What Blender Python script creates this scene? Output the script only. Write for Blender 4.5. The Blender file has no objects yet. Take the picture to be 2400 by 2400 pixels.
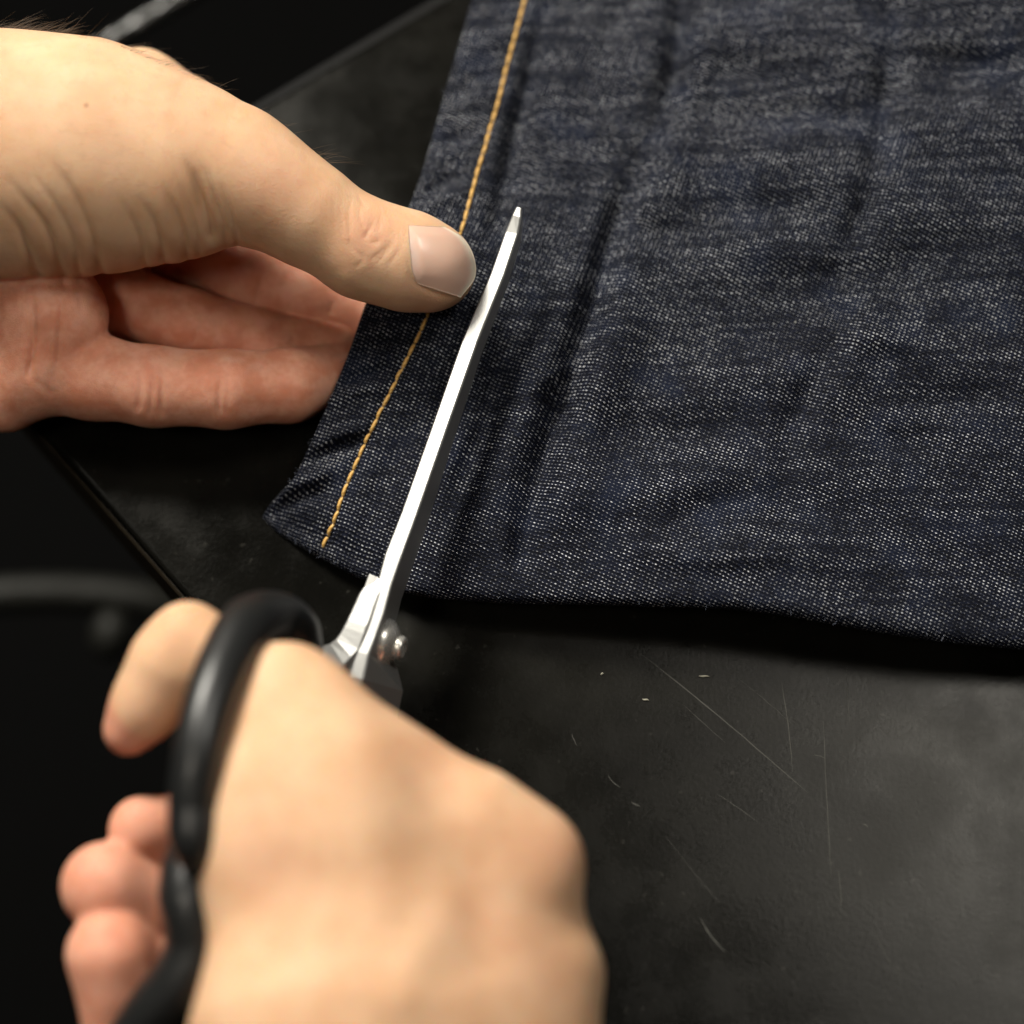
import bpy, math, random, os
import numpy as np
from mathutils import Vector, Matrix
from mathutils.bvhtree import BVHTree

random.seed(7); rng = np.random.default_rng(7)
scene = bpy.context.scene
COL = scene.collection

# ------------------------------------------------------------------ camera
TH = math.radians(67.0)                       # the camera looks down 67 degrees at the table (z = 0)
FWD = np.array([0.0, math.cos(TH), -math.sin(TH)])
UPV = np.array([0.0, math.sin(TH), math.cos(TH)])
RGT = np.array([1.0, 0.0, 0.0])
CAM = -FWD * 0.522
cam_data = bpy.data.cameras.new('camera')
cam_data.sensor_width = 36.0
cam_data.lens = 75.0
cam_data.clip_start = 0.02; cam_data.clip_end = 20.0
cam_data.dof.use_dof = True
cam_data.dof.focus_distance = 0.501
cam_data.dof.aperture_fstop = 4.0
cam = bpy.data.objects.new('camera', cam_data); COL.objects.link(cam)
cam.matrix_world = Matrix(((RGT[0], UPV[0], -FWD[0], CAM[0]), (RGT[1], UPV[1], -FWD[1], CAM[1]),
                           (RGT[2], UPV[2], -FWD[2], CAM[2]), (0, 0, 0, 1)))
scene.camera = cam

# ------------------------------------------------------------------ light: indoor, dark room, ceiling panels plus added reflection and fill lamps
world = bpy.data.worlds.new('World'); scene.world = world; world.use_nodes = True
bg = world.node_tree.nodes['Background']
bg.inputs[0].default_value = (0.9, 0.95, 1.0, 1); bg.inputs[1].default_value = 0.006

def area(name, loc, target, sx, sy, power, col):
    l = bpy.data.lights.new(name, 'AREA'); l.shape = 'RECTANGLE'; l.size = sx; l.size_y = sy
    l.energy = power; l.color = col
    o = bpy.data.objects.new(name, l); COL.objects.link(o)
    o.location = loc
    d = Vector(target) - Vector(loc)
    o.rotation_euler = d.to_track_quat('-Z', 'Y').to_euler()
    return o
area('ceiling_or_added_lamp', (-0.60, 0.84, 1.05), (0, 0, 0), 0.50, 0.34, 35.0, (1.0, 0.95, 0.85))      # key: behind, to the left
area('ceiling_or_added_lamp', (-0.78, 0.36, 1.15), (0, 0, 0), 0.36, 0.26, 1.0, (1.0, 0.95, 0.88))  # added dim lamp, only there for the blade spine to reflect white
area('ceiling_or_added_lamp', (0.50, 0.30, 1.34), (0.05, -0.03, 0), 0.44, 0.34, 6.8, (1.0, 0.95, 0.87))
area('ceiling_or_added_lamp', (-0.55, -0.42, 1.25), (-0.05, 0, 0), 0.36, 0.26, 3.6, (1.0, 0.91, 0.78))  # added fill from the front left, brightens the fingers under the thumb

vs = scene.view_settings
scene.display_settings.display_device = 'sRGB'
vs.view_transform = 'Standard'; vs.look = 'None'; vs.exposure = 0.0; vs.gamma = 1.0; vs.use_curve_mapping = False
scene.cycles.max_bounces = 5
scene.cycles.adaptive_threshold = 0.03
scene.cycles.use_denoising = True

# ------------------------------------------------------------------ helpers
def L(px, py, w):
    """picture-plane position (in 1/10 mm of a 240 mm wide field) at w mm in front of the focus plane -> mm in view axes"""
    d = 500.0 - w
    return np.array([(px - 1200.0) / 10.0 * d / 500.0, (1200.0 - py) / 10.0 * d / 500.0, w])
def toW(p):
    """view axes (mm) -> world (m)"""
    p = np.asarray(p, dtype=float)
    return CAM + (p[..., 0:1] * RGT + p[..., 1:2] * UPV + (500.0 - p[..., 2:3]) * FWD) / 1000.0
def P(px, py, w): return toW(L(px, py, w))
def to_px(p):
    d = 500.0 - p[:, 2]
    return np.stack([1200 + p[:, 0] * 5000 / d, 1200 - p[:, 1] * 5000 / d], 1)
def on_table(px, py, z=0.0):
    a = P(px, py, 0.0); b = P(px, py, 200.0)
    t = (z - a[2]) / (b[2] - a[2])
    return a + (b - a) * t

def mesh_obj(name, verts, faces, mat=None, parent=None, smooth=True, origin=None):
    me = bpy.data.meshes.new(name)
    verts = np.asarray(verts, dtype=float)
    if origin is not None: verts = verts - np.asarray(origin)
    me.from_pydata(verts.tolist(), [], [list(map(int, f)) for f in faces] if not isinstance(faces, np.ndarray) else faces.tolist())
    me.update()
    if smooth: me.polygons.foreach_set('use_smooth', [True] * len(me.polygons))
    o = bpy.data.objects.new(name, me); COL.objects.link(o)
    if origin is not None and parent is None: o.location = tuple(origin)
    if mat: me.materials.append(mat)
    if parent: o.parent = parent
    return o
def empty(name, loc):
    o = bpy.data.objects.new(name, None); COL.objects.link(o); o.location = tuple(loc); o.empty_display_size = 0.01
    return o
def tag(o, label=None, cat=None, group=None, kind=None):
    if label: o['label'] = label
    if cat: o['category'] = cat
    if group: o['group'] = group
    if kind: o['kind'] = kind
    return o

def catmull(pts, n):
    pts = np.asarray(pts, dtype=float)
    ext = np.vstack([2 * pts[0] - pts[1], pts, 2 * pts[-1] - pts[-2]])
    m = len(pts) - 1
    out = []
    for t in np.linspace(0, m, n):
        i = min(int(t), m - 1); f = t - i
        p0, p1, p2, p3 = ext[i], ext[i + 1], ext[i + 2], ext[i + 3]
        out.append(0.5 * ((2 * p1) + (-p0 + p2) * f + (2 * p0 - 5 * p1 + 4 * p2 - p3) * f * f + (-p0 + 3 * p1 - 3 * p2 + p3) * f ** 3))
    return np.array(out)
def seg_dist(q, poly):
    """distance of 2D points q from a polyline, plus the parameter 0..1 along it"""
    poly = np.asarray(poly, dtype=float)
    best = np.full(len(q), 1e9); par = np.zeros(len(q))
    ln = np.concatenate([[0], np.cumsum(np.linalg.norm(np.diff(poly, axis=0), axis=1))])
    for i in range(len(poly) - 1):
        a, b = poly[i], poly[i + 1]; ab = b - a
        t = np.clip(((q - a) @ ab) / (ab @ ab + 1e-9), 0, 1)
        d = np.linalg.norm(q - (a + t[:, None] * ab), axis=1)
        m = d < best
        best[m] = d[m]; par[m] = (ln[i] + t[m] * (ln[i + 1] - ln[i])) / ln[-1]
    return best, par

# ------------------------------------------------------------------ material helpers
class NT:
    def __init__(self, name):
        self.m = bpy.data.materials.new(name); self.m.use_nodes = True
        self.t = self.m.node_tree; self.b = self.t.nodes['Principled BSDF']
    def n(self, typ, **kw):
        x = self.t.nodes.new(typ)
        for k, v in kw.items(): setattr(x, k, v)
        return x
    def link(self, a, b): self.t.links.new(a, b)
    def setv(self, sock, v):
        if hasattr(v, 'is_output'): self.link(v, sock)
        else: sock.default_value = v
    def math(self, op, a, b=None, c=None, clamp=False):
        x = self.n('ShaderNodeMath', operation=op); x.use_clamp = clamp
        self.setv(x.inputs[0], a)
        if b is not None: self.setv(x.inputs[1], b)
        if c is not None: self.setv(x.inputs[2], c)
        return x.outputs[0]
    def mixc(self, f, a, b, mode='MIX'):
        x = self.n('ShaderNodeMix', data_type='RGBA', blend_type=mode)
        self.setv(x.inputs[0], f); self.setv(x.inputs[6], a); self.setv(x.inputs[7], b)
        return x.outputs[2]
    def noise(self, scale, vec=None, detail=3.0, rough=0.5, dist=0.0):
        x = self.n('ShaderNodeTexNoise'); x.inputs['Scale'].default_value = scale
        x.inputs['Detail'].default_value = detail; x.inputs['Roughness'].default_value = rough; x.inputs['Distortion'].default_value = dist
        if vec is not None: self.link(vec, x.inputs['Vector'])
        return x.outputs[0]
    def ramp(self, v, lo, hi, a=0.0, b=1.0):
        x = self.n('ShaderNodeMapRange', interpolation_type='SMOOTHSTEP')
        self.setv(x.inputs[0], v)
        x.inputs[1].default_value = lo; x.inputs[2].default_value = hi; x.inputs[3].default_value = a; x.inputs[4].default_value = b
        return x.outputs[0]
    def obj(self): return self.n('ShaderNodeTexCoord').outputs['Object']
    def bump(self, h, strength, dist, prev=None):
        x = self.n('ShaderNodeBump'); x.inputs['Strength'].default_value = strength; x.inputs['Distance'].default_value = dist
        self.link(h, x.inputs['Height'])
        if prev is not None: self.link(prev, x.inputs['Normal'])
        return x.outputs[0]
def simple(name, col, rough, metal=0.0, spec=0.5, bump=None):
    k = NT(name); b = k.b
    b.inputs['Base Color'].default_value = (*col, 1); b.inputs['Roughness'].default_value = rough
    b.inputs['Metallic'].default_value = metal; b.inputs['Specular IOR Level'].default_value = spec
    if bump:
        n = k.noise(bump[0], k.obj(), 4)
        k.link(k.bump(n, bump[1], bump[2]), b.inputs['Normal'])
    return k.m

# ------------------------------------------------------------------ materials
def mat_table():
    k = NT('black_table_laminate'); o = k.obj(); b = k.b
    big = k.noise(14.0, o, 5, 0.6); fine = k.noise(900.0, o, 1, 0.6); mid = k.noise(120.0, o, 2, 0.6)
    c = k.mixc(k.ramp(big, 0.35, 0.7), (0.0035, 0.0034, 0.0029, 1), (0.0085, 0.0082, 0.0067, 1))
    # faint dusty bloom and specks
    dust = k.math('MULTIPLY', k.ramp(k.noise(420.0, o, 1), 0.70, 0.78), 0.25)
    c = k.mixc(dust, c, (0.06, 0.058, 0.05, 1))
    h = k.math('ADD', k.math('MULTIPLY', fine, 0.5), k.math('MULTIPLY', mid, 0.35))
    nrm = k.bump(h, 0.4, 0.0001)
    df = k.n('ShaderNodeBsdfDiffuse'); k.link(c, df.inputs[0]); k.link(nrm, df.inputs['Normal'])
    gl = k.n('ShaderNodeBsdfAnisotropic', distribution='BECKMANN'); gl.inputs[0].default_value = (1, 0.985, 0.94, 1)
    k.link(k.math('ADD', k.ramp(k.math('ADD', k.math('MULTIPLY', big, 0.5), k.math('MULTIPLY', k.noise(45.0, o, 3, 0.65), 0.5)), 0.36, 0.64, 0.21, 0.30), k.math('MULTIPLY', fine, 0.05)), gl.inputs['Roughness']); k.link(nrm, gl.inputs['Normal'])
    fr = k.n('ShaderNodeFresnel'); fr.inputs[0].default_value = 1.5
    mx = k.n('ShaderNodeMixShader'); k.link(k.math('MULTIPLY', fr.outputs[0], 0.25), mx.inputs[0]); k.link(df.outputs[0], mx.inputs[1]); k.link(gl.outputs[0], mx.inputs[2])
    k.link(mx.outputs[0], k.t.nodes['Material Output'].inputs['Surface'])
    return k.m

def mat_denim():
    k = NT('indigo_denim'); b = k.b
    uv = k.n('ShaderNodeUVMap'); uv.uv_map = 'UVMap'; uvo = uv.outputs[0]     # in mm
    nz = k.n('ShaderNodeTexNoise'); nz.inputs['Scale'].default_value = 0.55; nz.inputs['Detail'].default_value = 1.0
    k.link(uvo, nz.inputs['Vector'])
    vm = k.n('ShaderNodeVectorMath', operation='MULTIPLY_ADD'); k.link(nz.outputs[1], vm.inputs[0])
    vm.inputs[1].default_value = (0.4, 0.4, 0); k.link(uvo, vm.inputs[2])
    s = k.n('ShaderNodeSeparateXYZ'); k.link(vm.outputs[0], s.inputs[0]); U, V = s.outputs[0], s.outputs[1]
    # lattice of weft floats: e1 along the twill line, e2 across it (mm)
    e1 = np.array([0.88, -0.46]); e2 = np.array([0.30, 0.82])
    inv = np.linalg.inv(np.array([[e1[0], e2[0]], [e1[1], e2[1]]]))
    A = k.math('ADD', k.math('MULTIPLY', U, float(inv[0, 0])), k.math('MULTIPLY', V, float(inv[0, 1])))
    B = k.math('ADD', k.math('MULTIPLY', U, float(inv[1, 0])), k.math('MULTIPLY', V, float(inv[1, 1])))
    fa = k.math('SUBTRACT', k.math('FRACT', A), 0.5); fb = k.math('SUBTRACT', k.math('FRACT', B), 0.5)
    ca = k.math('FLOOR', A); cb = k.math('FLOOR', B)
    cv = k.n('ShaderNodeCombineXYZ'); k.link(ca, cv.inputs[0]); k.link(cb, cv.inputs[1])
    wn = k.n('ShaderNodeTexWhiteNoise', noise_dimensions='2D'); k.link(cv.outputs[0], wn.inputs['Vector'])
    rs = k.n('ShaderNodeSeparateColor'); k.link(wn.outputs[1], rs.inputs[0])
    fa2 = k.math('ADD', fa, k.math('MULTIPLY', k.math('SUBTRACT', rs.outputs[0], 0.5), 0.20))
    fb2 = k.math('ADD', fb, k.math('MULTIPLY', k.math('SUBTRACT', rs.outputs[1], 0.5), 0.14))
    rr = k.math('SQRT', k.math('ADD', k.math('MULTIPLY', k.math('MULTIPLY', fa2, fa2), 0.5), k.math('MULTIPLY', k.math('MULTIPLY', fb2, fb2), 1.7)))
    mq = k.n('ShaderNodeMapping'); mq.inputs['Scale'].default_value = (0.035, 0.42, 1); mq.inputs['Rotation'].default_value = (0, 0, 0.06); k.link(uvo, mq.inputs['Vector'])
    wide = k.math('ADD', k.math('MULTIPLY', k.noise(1.0, mq.outputs[0], 3, 0.6), 0.65), k.math('MULTIPLY', k.noise(0.10, uvo, 2, 0.6), 0.35))
    rad = k.math('ADD', 0.15, k.math('MULTIPLY', rs.outputs[2], 0.10))
    dot = k.math('SUBTRACT', 1.0, k.math('DIVIDE', rr, rad), clamp=True)
    dot = k.ramp(dot, 0.0, 0.55)
    amp = k.math('MULTIPLY', k.ramp(wide, 0.38, 0.64, 0.15, 1.0), k.ramp(rs.outputs[2], 0.0, 0.9, 0.45, 1.0))
    dota = k.math('MULTIPLY', dot, amp)
    # warp yarns: narrow streaks along the leg
    mp = k.n('ShaderNodeMapping'); mp.inputs['Scale'].default_value = (0.55, 2.6, 1); mp.inputs['Rotation'].default_value = (0, 0, 0.30)
    k.link(uvo, mp.inputs['Vector'])
    yarn = k.noise(1.0, mp.outputs[0], 2, 0.65)
    fuzz = k.noise(3.2, uvo, 2, 0.7)
    base = k.mixc(k.ramp(yarn, 0.40, 0.72), (0.0013, 0.0016, 0.0036, 1), (0.006, 0.008, 0.018, 1))
    base = k.mixc(k.math('MULTIPLY', k.ramp(fuzz, 0.55, 0.78), 0.16), base, (0.06, 0.066, 0.09, 1))
    blue = k.ramp(k.noise(0.06, uvo, 2), 0.50, 0.75)
    base = k.mixc(k.math('MULTIPLY', blue, 0.32), base, (0.012, 0.019, 0.044, 1))
    streak = k.math('MULTIPLY', k.ramp(k.math('ABSOLUTE', fb), 0.05, 0.34, 1.0, 0.0), k.math('MULTIPLY', k.ramp(yarn, 0.38, 0.66, 0.25, 1.0), k.ramp(wide, 0.36, 0.62, 0.2, 0.8)))
    base = k.mixc(streak, base, (0.020, 0.025, 0.048, 1))
    col = k.mixc(dota, base, (0.76, 0.78, 0.82, 1))
    # the odd pale slub
    slub = k.n('ShaderNodeTexVoronoi'); slub.inputs['Scale'].default_value = 0.028; k.link(uvo, slub.inputs['Vector'])
    col = k.mixc(k.ramp(slub.outputs[0], 0.012, 0.02, 0.8, 0.0), col, (0.75, 0.74, 0.62, 1))
    k.link(col, b.inputs['Base Color'])
    b.inputs['Roughness'].default_value = 0.75
    b.inputs['Specular IOR Level'].default_value = 0.10
    ridge = k.math('SUBTRACT', 0.5, k.math('ABSOLUTE', fb))
    h = k.math('ADD', k.math('MULTIPLY', ridge, 0.9), k.math('ADD', k.math('MULTIPLY', dot, 0.35), k.math('MULTIPLY', fuzz, 0.5)))
    k.link(k.bump(h, 0.8, 0.00035), b.inputs['Normal'])
    return k.m

def mat_skin():
    k = NT('skin'); b = k.b; o = k.obj()
    at = k.n('ShaderNodeAttribute', attribute_name='tint'); rd = k.n('ShaderNodeSeparateColor'); k.link(at.outputs[0], rd.inputs[0])
    palm, red = rd.outputs[0], rd.outputs[1]
    n1 = k.noise(70.0, o, 2, 0.6); n2 = k.noise(350.0, o, 2, 0.6)
    dors = k.mixc(k.ramp(n1, 0.3, 0.7), (0.66, 0.390, 0.225, 1), (0.73, 0.475, 0.295, 1))
    palmc = k.mixc(k.ramp(k.noise(130.0, o, 3, 0.65), 0.32, 0.68), (0.68, 0.270, 0.160, 1), (0.80, 0.405, 0.275, 1))
    c = k.mixc(palm, dors, palmc)
    c = k.mixc(k.math('MULTIPLY', red, 0.55), c, (0.56, 0.25, 0.17, 1))
    c = k.mixc(k.math('MULTIPLY', k.ramp(n2, 0.5, 0.75), 0.18), c, (0.50, 0.24, 0.15, 1))
    mole = k.ramp(rd.outputs[2], 0.2, 0.9)
    c = k.mixc(k.math('MULTIPLY', mole, 0.65), c, (0.30, 0.13, 0.06, 1))
    k.link(c, b.inputs['Base Color'])
    b.inputs['Subsurface Weight'].default_value = 0.5
    b.inputs['Subsurface Radius'].default_value = (1.0, 0.32, 0.14)
    b.inputs['Subsurface Scale'].default_value = 0.0030
    k.link(k.math('ADD', 0.50, k.math('MULTIPLY', n2, 0.16)), b.inputs['Roughness'])
    b.inputs['Specular IOR Level'].default_value = 0.35
    v = k.n('ShaderNodeTexVoronoi', feature='DISTANCE_TO_EDGE'); v.inputs['Scale'].default_value = 1300.0
    nd = k.n('ShaderNodeTexNoise'); nd.inputs['Scale'].default_value = 500.0; k.link(o, nd.inputs['Vector'])
    va = k.n('ShaderNodeVectorMath', operation='MULTIPLY_ADD'); k.link(nd.outputs[1], va.inputs[0]); va.inputs[1].default_value = (0.0008, 0.0008, 0.0008); k.link(o, va.inputs[2])
    k.link(va.outputs[0], v.inputs['Vector'])
    cells = k.ramp(v.outputs[0], 0.0, 0.12)
    h = k.math('ADD', k.math('MULTIPLY', cells, 0.5), k.math('MULTIPLY', n2, 0.9))
    n = k.bump(h, 0.5, 0.00016)
    k.link(n, b.inputs['Normal'])
    return k.m

def mat_nail():
    k = NT('fingernail'); b = k.b
    at = k.n('ShaderNodeAttribute', attribute_name='tint'); rd = k.n('ShaderNodeSeparateColor'); k.link(at.outputs[0], rd.inputs[0])
    c = k.mixc(rd.outputs[0], (0.72, 0.47, 0.36, 1), (0.80, 0.68, 0.54, 1))      # nail bed -> free edge
    c = k.mixc(k.math('MULTIPLY', rd.outputs[1], 0.6), c, (0.66, 0.52, 0.46, 1))    # half-moon
    k.link(c, b.inputs['Base Color'])
    b.inputs['Roughness'].default_value = 0.30; b.inputs['Specular IOR Level'].default_value = 0.5
    b.inputs['Subsurface Weight'].default_value = 0.2; b.inputs['Subsurface Radius'].default_value = (1, .4, .25); b.inputs['Subsurface Scale'].default_value = 0.0012
    b.inputs['Coat Weight'].default_value = 0.4; b.inputs['Coat Roughness'].default_value = 0.32
    o = k.obj(); k.link(k.bump(k.noise(450.0, o, 2), 0.12, 0.0002), b.inputs['Normal'])
    return k.m

def mat_steel(name, rough, tint=(0.80, 0.80, 0.77)):
    k = NT(name); b = k.b; o = k.obj()
    b.inputs['Base Color'].default_value = (*tint, 1); b.inputs['Metallic'].default_value = 0.76
    mp = k.n('ShaderNodeMapping'); mp.inputs['Scale'].default_value = (2500, 160, 900); k.link(o, mp.inputs['Vector'])
    n = k.noise(1.0, mp.outputs[0], 3)
    k.link(k.math('ADD', rough, k.math('MULTIPLY', k.math('SUBTRACT', n, 0.5), 0.12)), b.inputs['Roughness'])
    k.link(k.bump(n, 0.15, 0.00003), b.inputs['Normal'])
    return k.m

def mat_thread():
    k = NT('yellow_topstitch_thread'); b = k.b; o = k.obj()
    s = k.n('ShaderNodeSeparateXYZ'); k.link(o, s.inputs[0])
    tw = k.math('SINE', k.math('ADD', k.math('MULTIPLY', s.outputs[0], 5200.0), k.math('MULTIPLY', s.outputs[1], 5000.0)))
    n = k.noise(1500.0, o, 3)
    c = k.mixc(k.ramp(n, 0.35, 0.7), (0.62, 0.33, 0.065, 1), (0.80, 0.55, 0.20, 1))
    c = k.mixc(k.ramp(tw, -1.0, 0.2, 0.22, 0.0), c, (0.40, 0.17, 0.03, 1))
    k.link(c, b.inputs['Base Color']); b.inputs['Roughness'].default_value = 0.55
    k.link(k.bump(tw, 0.25, 0.00005), b.inputs['Normal'])
    return k.m

M = {}
M['table'] = mat_table(); M['denim'] = mat_denim(); M['skin'] = mat_skin(); M['nail'] = mat_nail()
M['steel'] = mat_steel('satin_steel', 0.40, (0.44, 0.44, 0.425)); M['chrome'] = mat_steel('polished_steel', 0.27, (0.86, 0.84, 0.78))
M['thread'] = mat_thread()
M['handle'] = simple('black_handle_plastic', (0.012, 0.0125, 0.0125), 0.36, 0, 0.5, (260.0, 0.12, 0.0004))
M['edge'] = simple('worn_brown_edge', (0.014, 0.010, 0.005), 0.6, 0, 0.2, (300.0, 0.5, 0.0006))
M['edge_black'] = simple('black_edge_band', (0.006, 0.006, 0.006), 0.7, 0, 0.15)
M['rail'] = simple('black_painted_metal', (0.012, 0.012, 0.011), 0.22, 0, 0.6, (120.0, 0.9, 0.003))
M['floor'] = simple('dark_floor', (0.0025, 0.0025, 0.0025), 0.9, 0, 0.05, (40.0, 0.3, 0.002))
M['tube'] = simple('dark_grey_rubber', (0.010, 0.010, 0.008), 0.55, 0, 0.2, (90.0, 0.4, 0.002))
M['hair'] = simple('brown_arm_hair', (0.10, 0.055, 0.018), 0.5)
M['fibre'] = simple('denim_fibre', (0.16, 0.18, 0.24), 0.8)
M['lint'] = simple('pale_lint', (0.3, 0.29, 0.23), 0.8)

# ------------------------------------------------------------------ table
def slab(name, poly, top, bottom, bev, mat, parent=None):
    poly = [np.array(p[:2]) for p in poly]; n = len(poly)
    c = sum(poly) / n
    area2 = sum(poly[i][0] * poly[(i + 1) % n][1] - poly[(i + 1) % n][0] * poly[i][1] for i in range(n))
    if area2 < 0: poly = poly[::-1]
    def inset(d):
        out = []
        for i in range(n):
            p0, p1, p2 = poly[i - 1], poly[i], poly[(i + 1) % n]
            e1 = (p1 - p0) / np.linalg.norm(p1 - p0); e2 = (p2 - p1) / np.linalg.norm(p2 - p1)
            n1 = np.array([-e1[1], e1[0]]); n2 = np.array([-e2[1], e2[0]])
            m = (n1 + n2) / (1 + n1 @ n2)
            out.append(p1 + m * d)
        return out
    rings = []
    for a in (0, 22.5, 45, 67.5, 90):
        t = math.radians(a); rings.append((bev * (1 - math.sin(t)), top - bev * (1 - math.cos(t))))
    rings.append((0, bottom))
    V = []; F = []
    for d, z in rings:
        V += [(p[0], p[1], z) for p in inset(d)]
    for r in range(len(rings) - 1):
        for i in range(n):
            j = (i + 1) % n; F.append((r * n + i, (r + 1) * n + i, (r + 1) * n + j, r * n + j))
    F.append(tuple(range(n))); F.append(tuple(reversed(range((len(rings) - 1) * n, len(rings) * n))))
    return mesh_obj(name, V, F, mat, parent, smooth=False)
corner = on_table(-165, 712); pa = on_table(1040, 0); pb = on_table(440, 1400)
da = (pa - corner); da /= np.linalg.norm(da); db = (pb - corner); db /= np.linalg.norm(db)
q1 = corner + da * 0.75; q2 = corner + db * 0.75
tbl = slab('table_top', [corner, q1, q1 + db * 0.75, q2], 0.0, -0.022, 0.0016, M['table'])
tag(tbl, 'scratched black laminate table top under the jeans', 'table', kind='structure')
# worn scratches in the laminate: thin pale strips given by their ends on the table top
M['scratch'] = simple('scratched_laminate', (0.034, 0.033, 0.026), 0.7)
SCR = [((1500, 1530), (1895, 1860), 3.0, 1), ((1832, 1600), (1858, 1810), 2.6, 1), ((1930, 1690), (1948, 2060), 2.2, 1),
       ((1965, 2040), (1972, 2140), 2.0, 1), ((1985, 1560), (1992, 1700), 1.6, 1), ((1640, 2150), (1700, 2230), 4.0, 1),
       ((1680, 1860), (1780, 1930), 1.8, 1), ((1340, 1720), (1352, 1748), 2.2, 1), ((1425, 1815), (1455, 1845), 2.2, 1),
       ((1905, 1770), (1935, 1778), 2.2, 1), ((1480, 1880), (1500, 1890), 4.0, 1), ((1560, 1960), (1690, 2120), 1.2, 1),
       ((2022, 1932), (2034, 1940), 4.0, 1), ((1600, 1650), (1700, 1740), 1.2, 1), ((1730, 1590), (1860, 1700), 1.0, 1), ((2120, 1700), (2260, 1640), 1.0, 1), ((2050, 2180), (2110, 2290), 1.4, 1)]
for (p, q, wd, _) in SCR:
    a = on_table(*p, 0.00004); b = on_table(*q, 0.00004); nseg = 14; rr = random.Random(int(p[0] * 7 + q[1]))
    d = (b - a) / np.linalg.norm(b - a); nn = np.array([-d[1], d[0], 0]); V = []; bow = rr.uniform(-1, 1) * 0.0005
    for t in np.linspace(0, 1, nseg):
        w = wd * 5e-5 * (0.25 + 0.75 * math.sin(math.pi * t) ** 0.6) * rr.uniform(0.55, 1.1); c = a + (b - a) * t + nn * (bow * math.sin(math.pi * t) + rr.gauss(0, 0.00004))
        V += [c - nn * w, c + nn * w]
    mesh_obj('scratch', V, [(2 * i, 2 * i + 2, 2 * i + 3, 2 * i + 1) for i in range(nseg - 1)], M['scratch'], tbl)
# edge band along the near left edge of the table (its worn brown rim)
def band(a, b, z0, z1, t, mat, name, parent):
    a = np.array(a); b = np.array(b); d = (b - a) / np.linalg.norm(b - a); nrm = np.array([d[1], -d[0], 0])
    c0 = (corner + q2) / 2
    if nrm @ (a - (corner + (q1 - corner) * 0.5 + (q2 - corner) * 0.5)) < 0: nrm = -nrm
    V = []
    for p in (a, b):
        for (o, z) in ((0.0004, z0), (t, z0), (t, z1 - 0.0006), (t - 0.0006, z1), (0.0004, z1)):
            V.append((p + nrm * o) * np.array([1, 1, 0]) + np.array([0, 0, z]))
    F = [(i, (i + 1) % 5, 5 + (i + 1) % 5, 5 + i) for i in range(5)] + [(4, 3, 2, 1, 0), (5, 6, 7, 8, 9)]
    return mesh_obj(name, V, F, mat, parent, smooth=False)
band(corner, q2, -0.0205, -0.0012, 0.0011, M['edge'], 'edge_band', tbl)
band(corner, q1, -0.0205, -0.0012, 0.0030, M['edge_black'], 'edge_band', tbl)
fl = mesh_obj('floor', [(-3, -3, -0.75), (3, -3, -0.75), (3, 3, -0.75), (-3, 3, -0.75)], [(0, 1, 2, 3)], M['floor'])
tag(fl, 'dark floor far below the table', 'floor', kind='structure')

# ------------------------------------------------------------------ generic sweeps
def tube(name, pts, radii, mat, parent=None, seg=16, n=60, flat=None, closed=False, cap=True, origin=None):
    """swept round tube through world points (m); radii m; flat = (axis vector, ratio) squashes the section along an axis"""
    pts = np.asarray(pts, float)
    if closed:
        k = len(pts); ext = np.vstack([pts[-2:], pts, pts[:3]])
        rx = np.concatenate([radii[-2:], radii, radii[:3]])
        full = catmull(np.c_[ext, rx], (len(ext) - 1) * 12 + 1)
        full = full[24:24 + k * 12]
    else:
        full = catmull(np.c_[pts, radii], n)
    c = full[:, :3]; r = full[:, 3]; N = len(c)
    tan = np.roll(c, -1, 0) - np.roll(c, 1, 0)
    if not closed: tan[0] = c[1] - c[0]; tan[-1] = c[-1] - c[-2]
    tan /= np.linalg.norm(tan, axis=1)[:, None]
    V = []; ref = np.array([0.31, 0.17, 0.93])
    for i in range(N):
        t = tan[i]; a = ref - t * (ref @ t); a /= np.linalg.norm(a); ref = a if not closed else ref; bb = np.cross(t, a)
        for j in range(seg):
            th = 2 * math.pi * j / seg
            off = (a * math.cos(th) + bb * math.sin(th)) * r[i]
            if flat is not None:
                ax = np.asarray(flat[0]); ax = ax / np.linalg.norm(ax); off = off - ax * (off @ ax) * (1 - flat[1])
            V.append(c[i] + off)
    F = []
    for i in range(N if closed else N - 1):
        i2 = (i + 1) % N
        for j in range(seg):
            j2 = (j + 1) % seg; F.append((i * seg + j, i * seg + j2, i2 * seg + j2, i2 * seg + j))
    if not closed and cap:
        F.append(tuple(reversed(range(seg)))); F.append(tuple(range((N - 1) * seg, N * seg)))
    return mesh_obj(name, V, F, mat, parent, origin=origin)

# ------------------------------------------------------------------ trouser leg
CTRL = [(1105, 0, -52), (1010, 330, -36), (945, 510, -26), (850, 720, -19), (815, 830, -16), (760, 960, -16), (690, 1120, -17), (630, 1200, -19),
        (1230, 0, -50), (1080, 540, -22), (1000, 740, -17), (870, 1000, -13), (755, 1285, -11), (1300, 500, -28), (1500, 300, -36), (1200, 1000, -9), (1215, 480, -28),
        (1000, 1340, -3), (1400, 1390, 3), (1400, 1000, -8), (1800, 1410, 8), (1800, 1000, -7), (1800, 500, -22), (1800, 100, -38), (2300, 1480, 8),
        (2300, 1000, -7), (2300, 500, -20), (2300, 50, -32), (1500, -80, -54), (2450, -80, -36), (1050, 1150, -6), (1020, 640, -16)]
CT = np.array(CTRL, float)
_d = np.linalg.norm(CT[:, None, :2] - CT[None, :, :2], axis=2) / 1000
_n = len(CT)
_A = np.zeros((_n + 3, _n + 3)); _A[:_n, :_n] = _d ** 3 + np.eye(_n) * 2e-3
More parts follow.
